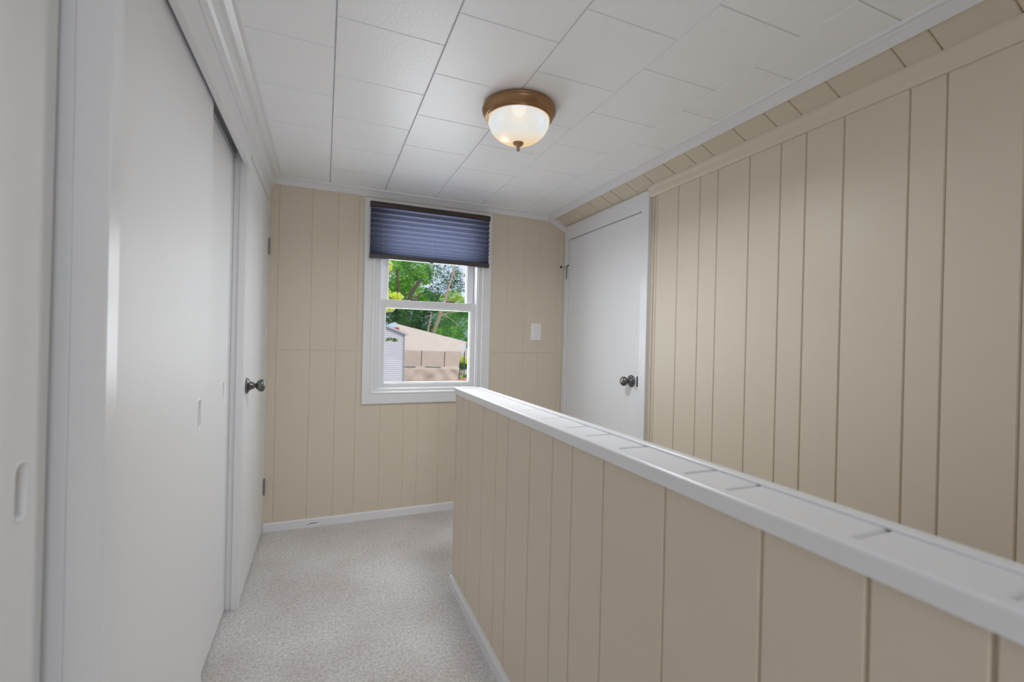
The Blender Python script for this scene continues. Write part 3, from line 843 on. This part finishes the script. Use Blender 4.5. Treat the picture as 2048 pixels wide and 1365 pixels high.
tree('leaning_tree', 'thin leaning tree with pale trunk and sparse dark leaves against the sky', G, (7.35, 34.5, GZ),
     [([(7.35, 34.5, GZ), (7.55, 34.4, 0.2), (7.70, 34.2, 1.6), (8.0, 34, 2.6), (8.25, 34, 3.4), (8.50, 34, 4.2), (8.75, 34, 5.2), (9.0, 34, 6.0), (9.3, 34, 7.2)], .17, .06),
      ([(8.05, 34, 2.7), (8.7, 33.9, 3.1), (9.5, 33.8, 3.15)], .06, .025),
      ([(8.15, 34, 3.0), (8.9, 33.9, 2.6), (9.55, 33.8, 2.1)], .045, .02),
      ([(7.75, 34.2, 1.8), (7.3, 34.1, 1.45), (6.9, 34, 1.3)], .05, .02)],
     [((8.0, 34.6, 5.6), (.8, .6, .7), .26), ((8.9, 34.6, 6.5), (1.0, .7, .8), .26), ((9.6, 34.6, 5.2), (.75, .6, .55), .24), ((7.6, 34.7, 4.6), (.7, .6, .55), .30), ((8.6, 34.6, 4.7), (.7, .6, .5), .15), ((9.5, 34.6, 6.0), (.7, .6, .5), .2), ((7.6, 34.7, 6.4), (.7, .6, .5), .2), ((9.0, 34.6, 5.5), (.6, .5, .5), .15), ((7.9, 34.7, 3.9), (.6, .6, .5), .25)],
     .075, LEAFD, BARKP, 2, 1500)
tree('feathery_tree', 'soft green feathery tree behind the low end of the tarp roof', G, (9.6, 36.5, GZ),
     [([(9.6, 36.5, GZ), (9.6, 36.5, 0), (9.5, 36.4, 2.0)], .16, .06)],
     [((9.2, 36.6, 3.0), (1.3, .9, 1.1), 1.3), ((10.4, 36.6, 2.5), (1.2, .9, 1.2), 1.2), ((9.4, 36.2, 1.5), (1.3, .9, .7), 1.0), ((8.6, 36.8, 1.7), (.8, .8, .7), .6), ((10.8, 36.6, 3.6), (.9, .9, .7), .6), ((10.4, 36.4, .9), (1.2, .8, .7), .8), ((9.0, 36.4, .6), (1.2, .8, .7), .6)],
     .062, LEAFF, BARKD, 3, 3800)
tree('dark_tree', 'dark navy green tree just above the peak of the tarp', G, (5.2, 31, GZ),
     [([(5.2, 31, GZ), (5.3, 31, 0), (5.5, 31, 1.6)], .18, .08), ([(6.35, 31.2, GZ), (6.40, 31.1, .5), (6.55, 31, 1.6), (6.75, 30.8, 2.9)], .09, .05)],
     [((4.0, 31.6, 2.6), (1.2, .9, .9), 1.1), ((5.3, 31.6, 2.4), (1.2, .9, 1.0), 1.1), ((6.3, 31.8, 2.2), (.9, .8, .9), .7), ((5.6, 31.6, 1.4), (1.5, .9, .6), .9), ((6.5, 31.6, 3.2), (.9, .8, .5), .5), ((4.4, 31.6, 3.5), (1.0, .8, .5), .5)],
     .065, LEAFH, BARKP, 4, 3200)
tree('young_tree', 'young yellow green tree low behind the leaning trunk', G, (12.06, 49.00, GZ),
     [([(12.06, 49.00, GZ), (12.19, 49.00, 0.97), (12.31, 49.00, 4.24)], .12, .04)],
     [((11.68, 49.00, 5.37), (1.13, 0.88, 0.63), .6), ((13.07, 49.00, 5.87), (1.01, 0.88, 0.69), .6), ((13.95, 49.00, 5.24), (1.26, 0.88, 0.63), .7), ((10.81, 49.00, 5.62), (0.75, 0.75, 0.50), .35)],
     .075, LEAFB, BARKD, 5, 2200)
tree('maple_tree', 'yellow leaved tree closest outside, at the left edge of the glass', G, (.55, 9.3, GZ),
     [([(.55, 9.3, GZ), (.5, 9.3, 0), (.55, 9.3, 1.4), (.45, 9.3, 3.2)], .10, .05),
      ([(.52, 9.3, 1.45), (.85, 9.2, 1.75), (1.30, 9.1, 1.90)], .025, .008),
      ([(.50, 9.3, 2.1), (.8, 9.2, 2.4), (1.12, 9.1, 2.48)], .022, .007),
      ([(.53, 9.3, .8), (.85, 9.2, 1.0), (1.28, 9.05, 1.055)], .014, .005)],
     [((1.10, 9.1, 2.50), (.11, .15, .14), .5), ((1.10, 9.1, 1.92), (.09, .15, .16), .5), ((1.30, 9.1, 1.90), (.13, .15, .085), .6), ((1.10, 9.1, 1.66), (.16, .15, .07), .6), ((.6, 9.3, 3.0), (.35, .4, .4), 1.2), ((.45, 9.3, 2.2), (.35, .4, .5), 1.2), ((.98, 9.1, 1.55), (.10, .12, .12), .3)],
     .032, LEAFY, BARKP, 6, 300)
# sprig of darker leaves of the same tree in front of the siding
mt = [o for o in bpy.data.objects if o.name == 'maple_tree'][0]
sp = MB(); rng = random.Random(12)
for c_ in ((1.08, 9.08, 1.055), (1.13, 9.06, 1.065), (1.18, 9.05, 1.075), (1.25, 9.05, 1.06), (1.29, 9.05, 1.05)):
    leaves(sp, c_, (.040, .05, .030), 26, .022, rng, shell=0)
sp.build('sprig', leaf_mat('sprig_leaves', (.05, .13, .03), (.18, .30, .06), (.55, .60, .16), 9), mt)

# bushes past the shelter
def bush(label, base, blobs, mleaf, seed, n):
    root = thing('bush', label, 'bush', base, 'bushes along the road')
    mb = MB(); rng = random.Random(seed)
    for c_, r_, d_ in blobs: leaves(mb, c_, r_, int(n * d_), .10, rng, shell=.2)
    mb.build('foliage', mleaf, root)
    MB().tube([base, (base[0], base[1], base[2] + .8)], [.05, .03], 6).build('stem', BARKD, root)
bush('yellow green bush in the gap beside the tarp shelter', (13.2, 45.9, GZ), [((12.9, 45.9, -1.0), (.9, .6, .55), 1), ((13.6, 45.9, -1.3), (.8, .6, .45), .8)], LEAFY, 21, 900)
bush('dark low bush under the yellow green bush by the road', (13.0, 44.6, GZ), [((12.85, 44.6, -1.70), (1.0, .35, .35), 1)], LEAFH, 22, 900)
bush('small green bush at the skirt of the tarp shelter', (8.9, 29.5, GZ), [((8.9, 29.5, -1.65), (.45, .4, .38), 1)], LEAFB, 23, 700)

# ------------------------------------------------------------------ light
def world():
    w_ = bpy.data.worlds.new('sky'); S.world = w_; w_.use_nodes = True
    nt = w_.node_tree; nt.nodes.clear()
    o = nt.nodes.new('ShaderNodeOutputWorld'); b = nt.nodes.new('ShaderNodeBackground')
    tc = nt.nodes.new('ShaderNodeTexCoord')
    n = nt.nodes.new('ShaderNodeTexNoise'); n.inputs['Scale'].default_value = 5; n.inputs['Detail'].default_value = 6
    nt.links.new(tc.outputs['Generated'], n.inputs['Vector'])
    r = nt.nodes.new('ShaderNodeValToRGB')
    r.color_ramp.elements[0].position = .38; r.color_ramp.elements[0].color = (.50, .66, .95, 1)
    r.color_ramp.elements[1].position = .58; r.color_ramp.elements[1].color = (.92, .94, 1.0, 1)
    nt.links.new(n.outputs['Fac'], r.inputs['Fac']); nt.links.new(r.outputs['Color'], b.inputs['Color'])
    b.inputs['Strength'].default_value = .71
    nt.links.new(b.outputs[0], o.inputs[0])
world()

def light(name, kind, loc, energy, color=(1, 1, 1), **kw):
    l = bpy.data.lights.new(name, kind); l.energy = energy; l.color = color
    for k, v in kw.items(): setattr(l, k, v)
    o = bpy.data.objects.new(name, l); COL.objects.link(o); o.location = loc
    return o
sun = light('sun', 'SUN', (0, -10, 20), 1.10, (1, .96, .90), angle=.01)
sun.rotation_euler = Vector((-.20, .66, -.70)).to_track_quat('-Z', 'Y').to_euler()
# ceiling light: bulb in the bowl and the light it sheds downwards
light('bulb', 'POINT', (LX, LY, ZC - .085), .5, (1.0, .95, .88), shadow_soft_size=.03)
light('ceiling_lamp', 'AREA', (LX, LY, ZC - .175), 5.3, (.91, .955, 1.0), shape='DISK', size=.20, spread=math.radians(172))
# daylight through the window ahead; added fill light at the made-up window behind
a = light('daylight_window', 'AREA', (.62, D + .20, 1.335), 8.0, (.895, .95, 1.0), shape='RECTANGLE', size=.60, size_y=1.06)
a.rotation_euler = (-PI / 2, 0, 0)
a = light('fill_light_behind', 'AREA', ((QX0 + QX1) / 2, YF - .14, (QZ0 + QZ1) / 2), 6.5, (.91, .955, 1.0), shape='RECTANGLE', size=QX1 - QX0, size_y=QZ1 - QZ0)
a.rotation_euler = (PI / 2, 0, 0)

# ------------------------------------------------------------------ camera
yaw, pitch, roll = .3915, -.0020, .0233
cy, sy, cp_, sp_ = math.cos(yaw), math.sin(yaw), math.cos(pitch), math.sin(pitch)
F = Vector((sy * cp_, cy * cp_, sp_)); R0 = Vector((cy, -sy, 0)); U0 = R0.cross(F)
R = R0 * math.cos(roll) + U0 * math.sin(roll); U = U0 * math.cos(roll) - R0 * math.sin(roll)
cam = bpy.data.cameras.new('camera'); co = bpy.data.objects.new('camera', cam); COL.objects.link(co)
M = Matrix(((R.x, U.x, -F.x, 0), (R.y, U.y, -F.y, 0), (R.z, U.z, -F.z, 1.106), (0, 0, 0, 1)))
co.matrix_world = M
cam.sensor_width = 36; cam.sensor_fit = 'HORIZONTAL'; cam.lens = 910.2 / 2048 * 36
cam.clip_start = .02; cam.clip_end = 400
cam.dof.use_dof = True; cam.dof.focus_distance = 2.9; cam.dof.aperture_fstop = 3.2
S.camera = co

# ------------------------------------------------------------------ view
vs_ = S.view_settings
S.display_settings.display_device = 'sRGB'
vs_.view_transform = 'Standard'; vs_.look = 'None'; vs_.gamma = 1; vs_.use_curve_mapping = False
vs_.exposure = 0.72
S.cycles.use_denoising = True
S.cycles.max_bounces = 14; S.cycles.diffuse_bounces = 8; S.cycles.transparent_max_bounces = 16
S.cycles.sample_clamp_indirect = 6
